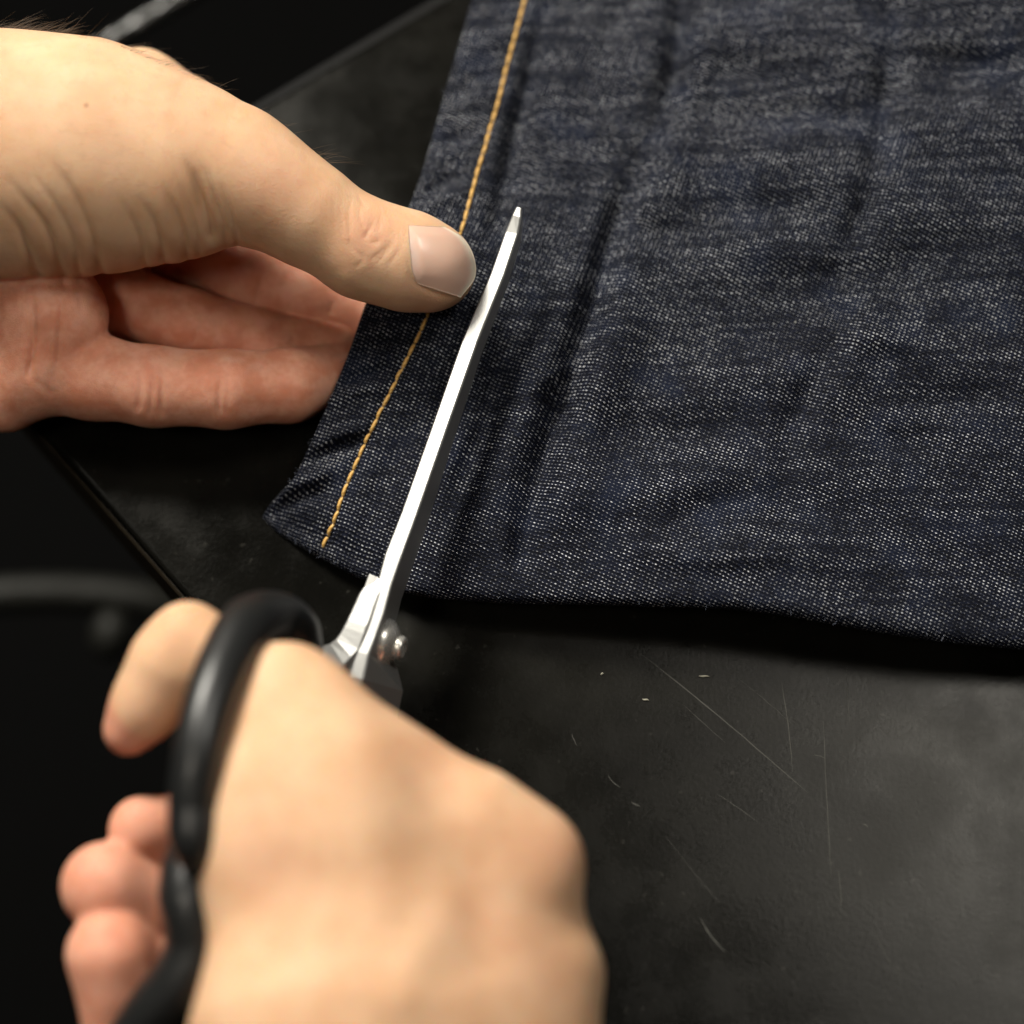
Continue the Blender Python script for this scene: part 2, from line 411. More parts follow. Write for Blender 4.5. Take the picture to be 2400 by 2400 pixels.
_A[:_n, _n] = 1; _A[:_n, _n + 1:] = CT[:, :2] / 1000; _A[_n:, :_n] = _A[:_n, _n:].T
_c = np.linalg.solve(_A, np.concatenate([CT[:, 2], np.zeros(3)]))
def cloth_base(q):
    d = np.linalg.norm(q[:, None, :] - CT[None, :, :2], axis=2) / 1000
    return (d ** 3) @ _c[:_n] + _c[_n] + (q / 1000) @ _c[_n + 1:]
HEM = [(1190, -260), (1138, -70), (1116, 0), (1066, 170), (1021, 330), (986, 440), (956, 510), (906, 620), (866, 715), (826, 830), (773, 958), (733, 1050), (701, 1118), (668, 1158), (632, 1203)]
BOT = [(632, 1203), (662, 1224), (708, 1249), (758, 1272), (812, 1300), (872, 1326), (985, 1358), (1100, 1370), (1250, 1377), (1400, 1379), (1550, 1384), (1650, 1386), (1800, 1398), (2000, 1432), (2200, 1464), (2400, 1484), (2600, 1500), (2860, 1525)]
STITCH = [(1238, -40), (1230, 0), (1195, 130), (1160, 265), (1120, 400), (1080, 545), (1040, 640), (1000, 745), (935, 880), (870, 1010), (812, 1140), (782, 1226), (757, 1284)]
def stroke_set():
    S = []
    # big folds parallel to the hem
    S += [([(1602, -60), (1598, 60), (1585, 170), (1548, 300)], -5.5, 32), ([(1665, -60), (1650, 150), (1600, 320), (1530, 480)], 2.6, 55), ([(1530, -60), (1515, 120), (1470, 300)], 1.8, 45),
          ([(1512, 350), (1455, 490), (1420, 600), (1388, 730), (1350, 850), (1300, 1000), (1262, 1130), (1222, 1300)], -5.0, 32), ([(1430, 420), (1385, 560), (1350, 700)], 2.4, 42),
          ([(1560, 400), (1500, 560), (1455, 760), (1390, 960), (1320, 1200)], 2.8, 60), ([(1320, 660), (1285, 800), (1230, 960), (1170, 1120), (1130, 1250)], 2.6, 42),
          ([(1275, 20), (1240, 190), (1210, 310), (1182, 440), (1165, 530)], -4.0, 26), ([(1330, 0), (1300, 200), (1270, 400)], 1.6, 45),
          ([(1400, 100), (1340, 400), (1300, 620)], 1.2, 90), ([(1180, 900), (1110, 1080), (1060, 1220)], -1.6, 32)]
    S += [([(2100, -60), (2088, 120), (2066, 300), (2035, 470), (1950, 640)], -3.2, 34), ([(1600, 250), (1800, 275), (2000, 270), (2080, 230)], -3.0, 42), ([(2130, 150), (2250, 190), (2420, 200)], -3.6, 60), ([(2130, 60), (2300, 40), (2450, 60)], 2.0, 60),
          ([(1620, 90), (1800, 90), (2000, 110), (2060, 110)], 2.4, 60), ([(1680, 400), (1850, 380), (2000, 400)], 1.6, 60), ([(1480, 640), (1700, 620), (1950, 560)], 1.2, 50), ([(1500, 560), (1700, 520), (1900, 480)], -1.4, 40),
          ([(2000, 640), (1960, 800), (1850, 1000), (1830, 1200)], -1.8, 34), ([(1500, 1290), (1750, 1270), (2000, 1310), (2300, 1380)], 2.0, 55), ([(1500, 1190), (1800, 1170), (2100, 1220)], -1.5, 45), ([(2050, 600), (2030, 760), (1940, 980)], 1.4, 50)]
    r = random.Random(5)
    for i in range(46):
        x = r.uniform(1450, 2450); y = r.uniform(-50, 1380); a = math.radians(r.gauss(6, 14)); l = r.uniform(150, 420)
        S.append(([(x - l / 2 * math.cos(a), y - l / 2 * math.sin(a)), (x, y + r.uniform(-18, 18)), (x + l / 2 * math.cos(a), y + l / 2 * math.sin(a))], r.uniform(-1.4, 1.4), r.uniform(22, 50)))
    for i in range(18):
        x = r.uniform(1400, 2450); y = r.uniform(-50, 1380); a = math.radians(r.gauss(4, 22)); l = r.uniform(300, 650)
        S.append(([(x - l / 2 * math.cos(a), y - l / 2 * math.sin(a)), (x, y + r.uniform(-30, 30)), (x + l / 2 * math.cos(a), y + l / 2 * math.sin(a))], r.uniform(-2.4, 2.4), r.uniform(50, 95)))
    for i in range(14):
        x = r.uniform(1150, 1420); y = r.uniform(0, 1330); a = math.radians(r.gauss(70, 25)); l = r.uniform(120, 300)
        x -= (y - 300) * 0.12
        S.append(([(x - l / 2 * math.cos(a), y + l / 2 * math.sin(a)), (x + l / 2 * math.cos(a), y - l / 2 * math.sin(a))], r.uniform(-1.2, 1.2), r.uniform(18, 36)))
    # roping of the hem between the edge and the stitch line
    for (x0, y0, x1, y1, am, wd) in [(1085, 130, 1190, 90, .7, 18), (1060, 215, 1175, 170, -.9, 16), (1045, 270, 1160, 225, .8, 18), (1020, 345, 1140, 300, -.8, 14), (1005, 395, 1125, 335, .9, 16),
            (975, 470, 1100, 405, -1.1, 15), (985, 500, 1095, 450, .8, 14), (800, 905, 930, 860, -1.2, 17), (790, 935, 900, 905, .8, 16), (715, 1085, 860, 1030, -1.6, 18), (735, 1055, 850, 1000, 1.0, 17),
            (690, 1150, 790, 1095, 1.3, 18), (655, 1190, 770, 1150, -1.4, 18), (850, 790, 960, 750, .7, 16), (830, 840, 940, 800, -.7, 14), (640, 1175, 700, 1115, 1.2, 16)]:
        S.append(([(x0, y0), ((x0 + x1) / 2, (y0 + y1) / 2 - 8), (x1, y1)], am * 1.5, wd))
    return S
def build_trousers():
    hem = catmull(HEM, 300)[::-1]; bot = catmull(BOT, 390)           # hem now runs corner -> top
    nb, na = len(hem), len(bot)
    tl = hem[-1]; tr = np.array([2860.0, -260.0]); br = bot[-1]
    s = np.linspace(0, 1, na)[:, None]; 
    # arc-length style spacing for the top / right sides
    top = tl + (tr - tl) * np.linspace(0, 1, na)[:, None]
    right = br + (tr - br) * np.linspace(0, 1, nb)[:, None]
    def arc(c):
        l = np.concatenate([[0], np.cumsum(np.linalg.norm(np.diff(c, axis=0), axis=1))]); return l / l[-1]
    hem = np.stack([np.interp(np.linspace(0, 1, nb), arc(hem), hem[:, i]) for i in (0, 1)], 1)
    bot = np.stack([np.interp(np.linspace(0, 1, na), arc(bot), bot[:, i]) for i in (0, 1)], 1)
    a = np.linspace(0, 1, na)[None, :, None]; b = np.linspace(0, 1, nb)[:, None, None]
    G = (1 - b) * bot[None] + b * top[None] + (1 - a) * hem[:, None] + a * right[:, None] \
        - ((1 - a) * (1 - b) * bot[0] + a * (1 - b) * br + (1 - a) * b * tl + a * b * tr)
    q = G.reshape(-1, 2)
    w = cloth_base(q)
    for poly, amp, wd in stroke_set():
        m = (q[:, 0] > min(p[0] for p in poly) - 4 * wd) & (q[:, 0] < max(p[0] for p in poly) + 4 * wd) & (q[:, 1] > min(p[1] for p in poly) - 4 * wd) & (q[:, 1] < max(p[1] for p in poly) + 4 * wd)
        d, t = seg_dist(q[m], poly)
        w[m] += amp * np.exp(-(d / wd) ** 2) * np.sin(np.pi * np.clip(t, 0.06, 0.94)) ** 0.5
    # double cloth of the hem: a step down just right of the stitch line
    sp = catmull(STITCH, 80)
    d, t = seg_dist(q, sp); j = np.interp(q[:, 1], sp[:, 1], sp[:, 0]); side = np.sign(q[:, 0] - j)
    sd = d * side
    w += 1.5 * (1 - 1 / (1 + np.exp(-(sd - 55) / 9)))
    w -= 0.7 * np.exp(-(d / 10) ** 2)                                  # stitches pull the cloth in
    db_, _t = seg_dist(q, np.array(BOT[:7], float)); w -= 3.0 * np.exp(-(db_ / 45.0) ** 1.5) * np.clip((1000 - q[:, 0]) / 200, 0, 1)     # corner of the leg rolls down
    p = np.stack([(q[:, 0] - 1200) / 10 * (500 - w) / 500, (1200 - q[:, 1]) / 10 * (500 - w) / 500, w], 1)
    V = toW(p)
    idx = np.arange(nb * na).reshape(nb, na)
    F = np.stack([idx[:-1, :-1], idx[:-1, 1:], idx[1:, 1:], idx[1:, :-1]], -1).reshape(-1, 4)
    # rounded lip and the cloth underneath, along hem (top -> corner) and side fold (corner -> right)
    loop = np.concatenate([idx[::-1, 0], idx[0, 1:]])
    lp = V[loop]; n = len(loop)
    tan = np.zeros_like(lp); kk = 9
    for i in range(n): tan[i] = lp[min(i + kk, n - 1)] - lp[max(i - kk, 0)]
    tan[:, 2] = 0; tan /= np.linalg.norm(tan, axis=1)[:, None]
    out = np.stack([tan[:, 1], -tan[:, 0], np.zeros(n)], 1)
    if (out[n // 4] @ np.array([-1, 0, 0])) < 0: out = -out
    ishem = (np.arange(n) < nb); mixw = np.clip((np.arange(n) - nb + 25) / 50.0, 0, 1)
    R = 0.0013 + 0.0016 * mixw
    rows = [loop]; base = len(V); newV = []
    prof = [(math.sin(f), 1 - math.cos(f), 0) for f in np.linspace(0, math.pi, 9)[1:]]
    for (so, dn, x) in prof:
        newV.append(lp + out * (R * so)[:, None] - np.array([0, 0, 1]) * (R * dn)[:, None])
    for step in (0.006, 0.014, 0.026, 0.045):
        inw = on_table(1500, 700) - lp; inw[:, 2] = 0; inw /= np.linalg.norm(inw, axis=1)[:, None]
        pt = lp + inw * step - np.array([0, 0, 1]) * (2 * R)[:, None]
        pt[:, 2] -= step * 0.35
        pt[:, 2] = np.maximum(pt[:, 2], 0.0012)
        newV.append(pt)
    Fx = []
    prev = loop
    for r, nv in enumerate(newV):
        cur = base + r * n + np.arange(n)
        Fx.append(np.stack([prev[:-1], cur[:-1], cur[1:], prev[1:]], -1)); prev = cur
    V2 = np.vstack([V] + newV); F2 = np.vstack([F] + Fx)
    root = empty('trouser_leg', on_table(1700, 900))
    V2l = V2 - np.array(root.location)
    o = mesh_obj('fabric', V2l, F2, M['denim'], root)
    # UV in mm on the table plane (fabric lies nearly flat) plus the wrap-around of the lip
    uvl = o.data.uv_layers.new(name='UVMap')
    uvv = V2[:, :2] * 1000.0
    for r, nv in enumerate(newV):
        ext = (R * 1000) * (r + 1) * math.pi / 8 if r < 8 else (R * 1000) * math.pi + 0 * R
        uvv[base + r * n: base + (r + 1) * n] = lp[:, :2] * 1000 + out[:, :2] * ext[:, None] if r < 8 else nv[:, :2] * 1000 + 3
    li = np.empty(len(o.data.loops), dtype=np.int32); o.data.loops.foreach_get('vertex_index', li)
    uvl.data.foreach_set('uv', uvv[li].astype(np.float32).ravel())
    bvh = BVHTree.FromPolygons([Vector(v) for v in V2], [tuple(f) for f in F2.tolist()])
    # stitches
    sp = catmull(STITCH, 1200)
    pts = []
    for x, y in sp:
        a = P(x, y, 60); d = P(x, y, -80) - a
        h = bvh.ray_cast(Vector(a), Vector(d).normalized())
        if h[0] is not None: pts.append((np.array(h[0]), np.array(h[1])))
    pos = np.array([p[0] for p in pts]); nor = np.array([p[1] for p in pts])
    ln = np.concatenate([[0], np.cumsum(np.linalg.norm(np.diff(pos, axis=0), axis=1))])
    SL = 0.00345
    # unit stitch: a plump thread bent down at both ends, 12 x 8
    sv = []; sf = []
    ns, sg = 11, 8
    for i in range(ns):
        u = -1 + 2 * i / (ns - 1); rr = 0.00043 * (1 - 0.40 * abs(u) ** 3.0); z = 0.00036 - 0.00080 * abs(u) ** 2.4
        for j in range(sg):
            th = 2 * math.pi * j / sg
            sv.append((u * SL * 0.53, rr * math.cos(th), z + 0.8 * rr * math.sin(th)))
    for i in range(ns - 1):
        for j in range(sg):
            sf.append((i * sg + j, (i + 1) * sg + j, (i + 1) * sg + (j + 1) % sg, i * sg + (j + 1) % sg))
    sf.append(tuple(range(sg))); sf.append(tuple(reversed(range((ns - 1) * sg, ns * sg))))
    me = None; t0 = 0.001; i = 0
    while t0 + SL * 0.45 < ln[-1]:
        c = [np.interp(t0 + SL / 2, ln, pos[:, k]) for k in range(3)]
        a = np.array([np.interp(t0, ln, pos[:, k]) for k in range(3)]); b2 = np.array([np.interp(t0 + SL, ln, pos[:, k]) for k in range(3)])
        nn = np.array([np.interp(t0 + SL / 2, ln, nor[:, k]) for k in range(3)])
        if nn[2] < 0: nn = -nn
        x = b2 - a; x /= np.linalg.norm(x); nn = nn - x * (nn @ x); nn /= np.linalg.norm(nn); y = np.cross(nn, x)
        if me is None:
            so = mesh_obj('stitch', sv, sf, M['thread'], root); me = so.data
        else:
            so = bpy.data.objects.new('stitch', me); COL.objects.link(so); so.parent = root
        jit = random.uniform(-1, 1) * 0.035; cs, sn = math.cos(jit), math.sin(jit)
        x, y = x * cs + y * sn, y * cs - x * sn
        c = np.array(c) - np.array(root.location) + nn * 0.0001
        so.matrix_local = Matrix(((x[0], y[0], nn[0], c[0]), (x[1], y[1], nn[1], c[1]), (x[2], y[2], nn[2], c[2]), (0, 0, 0, 1)))
        t0 += SL; i += 1
    fv = []; ff = []; rf = random.Random(11)
    for i in range(130):
        q0 = rf.randrange(20, n - 20)
        if rf.random() < 0.45: q0 = rf.randrange(nb - 60, nb + 70)
        p0 = lp[q0] + out[q0] * R[q0] * rf.uniform(0.5, 0.95) - np.array([0, 0, R[q0] * rf.uniform(0.1, 0.8)])
        d0 = out[q0] + np.array([rf.gauss(0, .6), rf.gauss(0, .6), rf.gauss(0.1, .5)]); d0 = d0 / np.linalg.norm(d0); l0 = rf.uniform(0.0003, 0.0011)
        bend = np.array([rf.gauss(0, .5), rf.gauss(0, .5), rf.gauss(0, .4)]); sd0 = np.cross(d0, [0.3, 0.2, 0.9]); sd0 = sd0 / np.linalg.norm(sd0); up0 = np.cross(sd0, d0); b0 = len(fv)
        for k2 in range(5):
            t2 = k2 / 4; c2 = p0 + d0 * l0 * t2 + bend * l0 * t2 * t2
            for j2 in range(3):
                th = 2 * math.pi * j2 / 3; fv.append(c2 + (sd0 * math.cos(th) + up0 * math.sin(th)) * 0.000035 - np.array(root.location))
        for k2 in range(4):
            for j2 in range(3): ff.append((b0 + k2 * 3 + j2, b0 + k2 * 3 + (j2 + 1) % 3, b0 + k2 * 3 + 3 + (j2 + 1) % 3, b0 + k2 * 3 + 3 + j2))
    tag(mesh_obj('loose_fibres', fv, ff, M['fibre'], root), kind='stuff')
    tag(root, 'dark indigo denim trouser leg with yellow hem stitching, being cut', 'trousers')
    return root, bvh
trousers, CLOTH = build_trousers()

# ------------------------------------------------------------------ scissors
def norm(v): v = np.asarray(v, float); return v / np.linalg.norm(v)
BD = norm([0.14, -0.34, -0.93])               # direction of the blades' depth, view axes
def plate(name, st, mat, parent, bev=0.35, bd=BD):
    """steel bar: stations (left px, left py, right px, right py, w, height mm): flat spine on top, depth along bd, slightly bevelled"""
    V = []; n = 0
    for s in st:
        a = L(s[0], s[1], s[4]); b = L(s[2], s[3], s[4] + 0.028 * abs(s[2] - s[0])); h = s[5]; bot = s[6] if len(s) > 6 else 1.0
        bd = norm(s[7]) if len(s) > 7 else BD
        c = (b - a); t = np.linalg.norm(c); c = c / t; bv = min(bev, t * 0.3)
        low = (1 - bot) * t
        V += [a + c * bv, b - c * bv, b + bd * bv, b + bd * h - c * low * 0, a + bd * h + c * low, a + bd * bv]
    m = len(st); F = []
    for i in range(m - 1):
        for j in range(6):
            j2 = (j + 1) % 6; F.append((i * 6 + j, i * 6 + j2, (i + 1) * 6 + j2, (i + 1) * 6 + j))
    F.append((5, 4, 3, 2, 1, 0)); F.append(tuple((m - 1) * 6 + j for j in range(6)))
    return mesh_obj(name, toW(np.array(V)) - np.array(parent.location), F, mat, parent, smooth=False)
sc = empty('scissors', P(890, 1500, 5))
plate('blade', [(1209, 485, 1222, 488, -11, 1.8, .3), (1200, 504, 1221, 509, -10.3, 3.2, .3), (1184, 543, 1214, 548, -7, 4.5, .3), (1150, 640, 1182, 645, -4.4, 5.5, .3), (1082, 800, 1119, 802, -1, 6.5, .3), (1012, 1000, 1048, 1003, 5, 8.5, .3), (941, 1200, 978, 1203, 11, 11, .3),
      (902, 1300, 941, 1304, 14, 11.5, .35), (884, 1366, 918, 1370, 16, 11.5, .5), (868, 1432, 900, 1438, 18, 12, 1), (853, 1480, 883, 1486, 19.4, 13, 1), (833, 1525, 864, 1534, 20.8, 14, 1, (0.42, -0.3, -0.85)), (806, 1580, 850, 1592, 21.8, 14, 1, (0.6, -0.25, -0.75)), (765, 1675, 815, 1690, 21, 16, 1, (0.6, -0.25, -0.75)),
      (700, 1800, 755, 1820, 23, 14, 1, (0.6, -0.25, -0.75)), (640, 1890, 690, 1915, 30, 13, 1, (0.6, -0.25, -0.75)), (560, 1975, 600, 2005, 38, 12, 1, (0.6, -0.25, -0.75))], M['steel'], sc)
plate('shank', [(885, 1354, 895, 1356, 15.1, 8), (876, 1364, 896, 1368, 15.5, 10), (862, 1371, 894, 1380, 15.9, 12), (849, 1379, 889, 1393, 16.3, 13), (840, 1393, 883, 1410, 16.8, 14), (831, 1414, 876, 1430, 17.4, 14), (822, 1434, 869, 1450, 18, 14), (813, 1453, 861, 1468, 18.6, 14), (804, 1470, 855, 1486, 19, 14), (796, 1485, 849, 1503, 19.3, 14),
      (786, 1498, 842, 1522, 19.6, 14), (772, 1508, 825, 1540, 20.8, 13), (754, 1514, 808, 1558, 22.2, 12), (728, 1518, 782, 1577, 25, 12), (690, 1521, 737, 1602, 31, 11), (668, 1530, 700, 1610, 35, 9)], M['steel'], sc)
plate('blade', [(1180, 560, 1186, 562, -33, 1), (1130, 640, 1150, 645, -33, 4, .4), (1060, 830, 1085, 835, -29, 8, .4), (960, 1080, 990, 1085, -22, 10, .4), (890, 1270, 920, 1275, -15, 12, .6), (850, 1380, 878, 1386, -5, 13, 1), (838, 1450, 862, 1456, -2, 10, 1)], M['steel'], sc)
AX = L(1100, 750, -2) - L(900, 1400, 9); AX = norm(AX); bd_o = norm(BD - AX * (BD @ AX)); NR = norm(np.cross(bd_o, AX))
if NR[0] < 0: NR = -NR
def lathe(name, base, axis, prof, mat, parent, seg=24, hexr=None):
    a = norm(axis); x = norm(np.cross(a, [0.2, 0.3, 0.9])); y = np.cross(a, x)
    V = []; F = []
    for (r, h) in prof:
        for j in range(seg):
            th = 2 * math.pi * j / seg; rr = r
            if hexr and r > hexr[0]:
                f = ((th + 0.2) % (math.pi / 3)) - math.pi / 6; rr = r * (0.9 / max(math.cos(f), 0.9) * (1 - 0.35) + 0.35) * (1.0)
            V.append(base + a * h + (x * math.cos(th) + y * math.sin(th)) * rr)
    n = len(prof)
    for i in range(n - 1):
        for j in range(seg):
            j2 = (j + 1) % seg; F.append((i * seg + j, i * seg + j2, (i + 1) * seg + j2, (i + 1) * seg + j))
    F.append(tuple(range((n - 1) * seg, n * seg))); F.append(tuple(reversed(range(seg))))
    return mesh_obj(name, toW(np.array(V)) - np.array(parent.location), F, mat, parent)
pv = L(886, 1503, 13.0)
nut = lathe('pivot_nut', pv, NR, [(6.6, 0.2), (6.6, 0.7), (6.2, 1.1), (5.7, 1.2), (5.6, 2.6), (4.9, 3.5), (3.9, 4.2), (3.2, 4.7), (2.6, 4.9)], M['chrome'], sc)
screw = lathe('pivot_screw', pv + NR * 4.6 - bd_o * 0.0, NR, [(2.7, -2), (2.7, 1.2), (2.5, 1.7), (1.9, 1.9), (1.6, 1.7)], M['chrome'], sc)
screw.parent = nut
# finger loops
UL = [(706, 1530, 33), (690, 1470, 40), (640, 1446, 47), (580, 1468, 59), (527, 1560, 69), (490, 1660, 76), (466, 1770, 80), (458, 1880, 80), (476, 1990, 78), (590, 2010, 56), (650, 1930, 44), (690, 1780, 36), (715, 1640, 31)]
ul_r = [52, 56, 62, 68, 68, 64, 62, 64, 66, 54, 50, 48, 50]
tube('finger_loop', [P(*p) - np.array(sc.location) for p in UL], np.array([r / 10 * (500 - p[2]) / 500 / 1000 for r, p in zip(ul_r, UL)]), M['handle'], sc, seg=20, closed=True)
LL = [(560, 1985, 36), (474, 2000, 64), (450, 2085, 72), (468, 2210, 72), (425, 2300, 72), (352, 2385, 70), (290, 2500, 66), (330, 2640, 58), (460, 2680, 44), (600, 2560, 32), (660, 2350, 26), (650, 2140, 26)]
ll_r = [50, 72, 80, 82, 76, 68, 62, 60, 60, 60, 58, 54]
tube('finger_loop', [P(*p) - np.array(sc.location) for p in LL], np.array([r / 10 * (500 - p[2]) / 500 / 1000 for r, p in zip(ll_r, LL)]), M['handle'], sc, seg=20, closed=True)
lathe('handle_stop', L(512, 2140, 74), [-0.3, 0.3, 0.9], [(2.2, -1), (2.2, 0.6), (1.6, 1.1), (0.7, 1.3)], M['chrome'], sc, seg=16)
tag(sc, 'steel tailor shears with black finger loops cutting along the hem', 'scissors')

# ------------------------------------------------------------------ hands: smooth-blended distance field -> one continuous surface
def smin(a, b, k):
    h = np.clip(0.5 + 0.5 * (b - a) / k, 0, 1)
    return b * (1 - h) + a * h - k * h * (1 - h)
def chain_mm(ch):
    return [(L(x, y, w), r / 10 * (500 - w) / 500) for (x, y, w, r) in ch]
def cone_d(p, a, ra, b, rb, flat):
    """distance to a tapered capsule; flat squashes its depth (w)"""
    ab = b - a; s = np.array([1, 1, 1 / flat])
    q = (p - a) * s; v = ab * s
    t = np.clip((q @ v) / (v @ v + 1e-9), 0, 1)
    return (np.sqrt(((q - t[..., None] * v) ** 2).sum(-1)) - (ra + (rb - ra) * t)) * (1 if flat >= 1 else (flat * 0.5 + 0.5))
class Field:
    def __init__(s, lo, hi, h):
        s.lo = np.array(lo, float); s.h = h
        s.n = np.ceil((np.array(hi) - s.lo) / h).astype(int) + 1
        s.D = np.full(s.n, 60.0, np.float32)
        s.ax = [s.lo[i] + h * np.arange(s.n[i]) for i in range(3)]
    def chain(s, ch, k, flat=1.0, kin=None, D=None):
        """union of one limb; kin = blend inside the limb"""
        D = s.D if D is None else D
        c = chain_mm(ch); kin = kin or 3.0
        pts = np.array([x[0] for x in c]); rs = np.array([x[1] for x in c])
        lo = (pts - rs[:, None]).min(0) - k - 5; hi = (pts + rs[:, None]).max(0) + k + 5
        i0 = np.clip(((lo - s.lo) / s.h).astype(int), 0, s.n); i1 = np.clip(((hi - s.lo) / s.h).astype(int) + 2, 0, s.n)
        if (i1 <= i0).any(): return
        g = np.stack(np.meshgrid(*[s.ax[i][i0[i]:i1[i]] for i in range(3)], indexing='ij'), -1)
        d = None
        for i in range(max(1, len(c) - 1)):
            j = min(i + 1, len(c) - 1)
            e = cone_d(g, c[i][0], c[i][1], c[j][0], c[j][1], flat)
            d = e if d is None else smin(d, e, kin)
        sl = tuple(slice(i0[i], i1[i]) for i in range(3))
        D[sl] = smin(D[sl], d, k)
def surface_nets(D, lo, h):
    s = D < 0
    n = np.array(D.shape) - 1
    cnt = np.zeros(n, np.int8)
    offs = [(i, j, k) for i in (0, 1) for j in (0, 1) for k in (0, 1)]
    for (i, j, k) in offs: cnt += s[i:i + n[0], j:j + n[1], k:k + n[2]]
    act = (cnt > 0) & (cnt < 8)
    I = np.argwhere(act); idx = np.full(n, -1, np.int64); idx[tuple(I.T)] = np.arange(len(I))
    acc = np.zeros((len(I), 3)); num = np.zeros(len(I))
    for a in offs:
        for ax in range(3):
            if a[ax]: continue
            b = list(a); b[ax] = 1
            va = D[I[:, 0] + a[0], I[:, 1] + a[1], I[:, 2] + a[2]]; vb = D[I[:, 0] + b[0], I[:, 1] + b[1], I[:, 2] + b[2]]
            m = (va < 0) != (vb < 0); t = va[m] / (va[m] - vb[m])
            p = np.tile(np.array(a, float), (m.sum(), 1)); p[:, ax] += t
            acc[m] += p; num[m] += 1
    V = lo + (I + acc / num[:, None]) * h
    F = []
    for ax in range(3):
        u, v = (ax + 1) % 3, (ax + 2) % 3
        sl0 = [slice(None)] * 3; sl1 = [slice(None)] * 3; sl0[ax] = slice(0, -1); sl1[ax] = slice(1, None)
        ch = s[tuple(sl0)] != s[tuple(sl1)]
        E = np.argwhere(ch)
        ok = (E[:, u] > 0) & (E[:, v] > 0) & (E[:, u] < n[u]) & (E[:, v] < n[v]); E = E[ok]
        inside = s[tuple(E.T)]
        def cell(du, dv):
            c = E.copy(); c[:, u] -= du; c[:, v] -= dv; return idx[tuple(c.T)]
        q = np.stack([cell(1, 1), cell(0, 1), cell(0, 0), cell(1, 0)], 1)
        q[~inside] = q[~inside][:, ::-1]
        F.append(q)
    return V, np.vstack(F)
def vnormals(V, F):
    n = np.cross(V[F[:, 2]] - V[F[:, 0]], V[F[:, 3]] - V[F[:, 1]])
    o = np.zeros_like(V)
    for i in range(4): np.add.at(o, F[:, i], n)
    return o / (np.linalg.norm(o, axis=1)[:, None] + 1e-12)
def smooth_mesh(V, F, it, lam=0.5):
    e = np.vstack([F[:, [0, 1]], F[:, [1, 2]], F[:, [2, 3]], F[:, [3, 0]]])
    deg = np.bincount(e[:, 0], minlength=len(V)) + np.bincount(e[:, 1], minlength=len(V))
    for _ in range(it):
        o = np.stack([np.bincount(e[:, 0], V[e[:, 1], k], len(V)) + np.bincount(e[:, 1], V[e[:, 0], k], len(V)) for k in range(3)], 1)
        V = V + lam * (o / deg[:, None] - V)
    return V
def chain_dist(p, ch, flat=1.0):
    c = chain_mm(ch); d = None
    for i in range(max(1, len(c) - 1)):
        j = min(i + 1, len(c) - 1); e = cone_d(p, c[i][0], c[i][1], c[j][0], c[j][1], flat)
        d = e if d is None else np.minimum(d, e)
    return d
def apply_strokes(V, F, strokes, wmin=-200):
    N = vnormals(V, F); q = to_px(V); disp = np.zeros(len(V))
    face = np.clip(N[:, 2] * 2.0 + 0.9, 0, 1)
    for s in strokes:
        poly, dep, wd = s[0], s[1], s[2]; lo = s[3] if len(s) > 3 else wmin; hi = s[4] if len(s) > 4 else 500
        poly = catmull(poly, 5 * len(poly))
        m = (q[:, 0] > poly[:, 0].min() - 4 * wd) & (q[:, 0] < poly[:, 0].max() + 4 * wd) & (q[:, 1] > poly[:, 1].min() - 4 * wd) & (q[:, 1] < poly[:, 1].max() + 4 * wd) & (V[:, 2] > lo) & (V[:, 2] < hi)
        if not m.any(): continue
        d, t = seg_dist(q[m], poly)
        env = np.clip(np.minimum(t * 1.6, (1 - t) * 6), 0, 1); env = env * env * (3 - 2 * env)
        g = 0.65 * np.exp(-(d / wd) ** 2) + 0.35 * np.exp(-(d / (2.6 * wd)) ** 2)
        disp[m] -= dep * g * env
    return V + N * (disp * face)[:, None]

HS = float(os.environ.get('HAND_H', '0.56'))
def finish_hand(name, fld, origin, strokes, tintf, cut=None, smooth=2):
    V, F = surface_nets(fld.D, fld.lo, fld.h)
    V = smooth_mesh(V, F, smooth)
    V = apply_strokes(V, F, strokes)
    W = toW(V)
    o = mesh_obj(name, W, F, M['skin'], origin=origin)
    tint = tintf(V)
    ca = o.data.color_attributes.new('tint', 'FLOAT_COLOR', 'POINT')
    ca.data.foreach_set('color', np.c_[tint, np.ones(len(V))].astype(np.float32).ravel())
    md = o.modifiers.new('smooth', 'SUBSURF'); md.levels = 0; md.render_levels = 1
    return o, V, F
def blob(q, x, y, r): return np.exp(-(((q[:, 0] - x) ** 2 + (q[:, 1] - y) ** 2) / r ** 2))

# ---- left hand: pinching the hem, thumb above the cloth, fingers below
LH_THUMB = [(1016, 629, -3.5, 99), (955, 612, -3, 108), (850, 582, -2, 108), (712, 497, 0, 114), (620, 440, 1, 126), (560, 405, 1, 136)]
LH_THENAR = [(560, 405, 1, 132), (430, 397, 0, 193), (210, 370, -2, 256), (0, 363, -3, 268), (-260, 365, -3, 266)]
LH_BACK = [(430, 262, -34, 88), (330, 232, -34, 112), (180, 258, -36, 160), (-60, 290, -38, 192), (-260, 330, -38, 200)]
LH_INDEX = [(280, 520, -40, 95), (400, 560, -40, 92), (580, 640, -38, 86), (730, 700, -37, 78), (880, 760, -37, 68)]
LH_MIDDLE = [(180, 650, -34, 95), (290, 706, -30, 84), (440, 758, -28, 80), (610, 796, -28, 70), (780, 818, -31, 58)]
LH_RING = [(60, 860, -20, 105), (220, 884, -16, 98), (360, 906, -14, 92), (530, 912, -15, 90), (680, 903, -20, 84), (790, 870, -27, 66)]
LH_PALM = [(-260, 700, -30, 262), (-60, 742, -26, 216), (70, 800, -20, 150)]
LH_PAD = [(60, 630, -18, 130), (122, 740, -13, 116), (92, 850, -15, 108), (10, 920, -18, 95)]
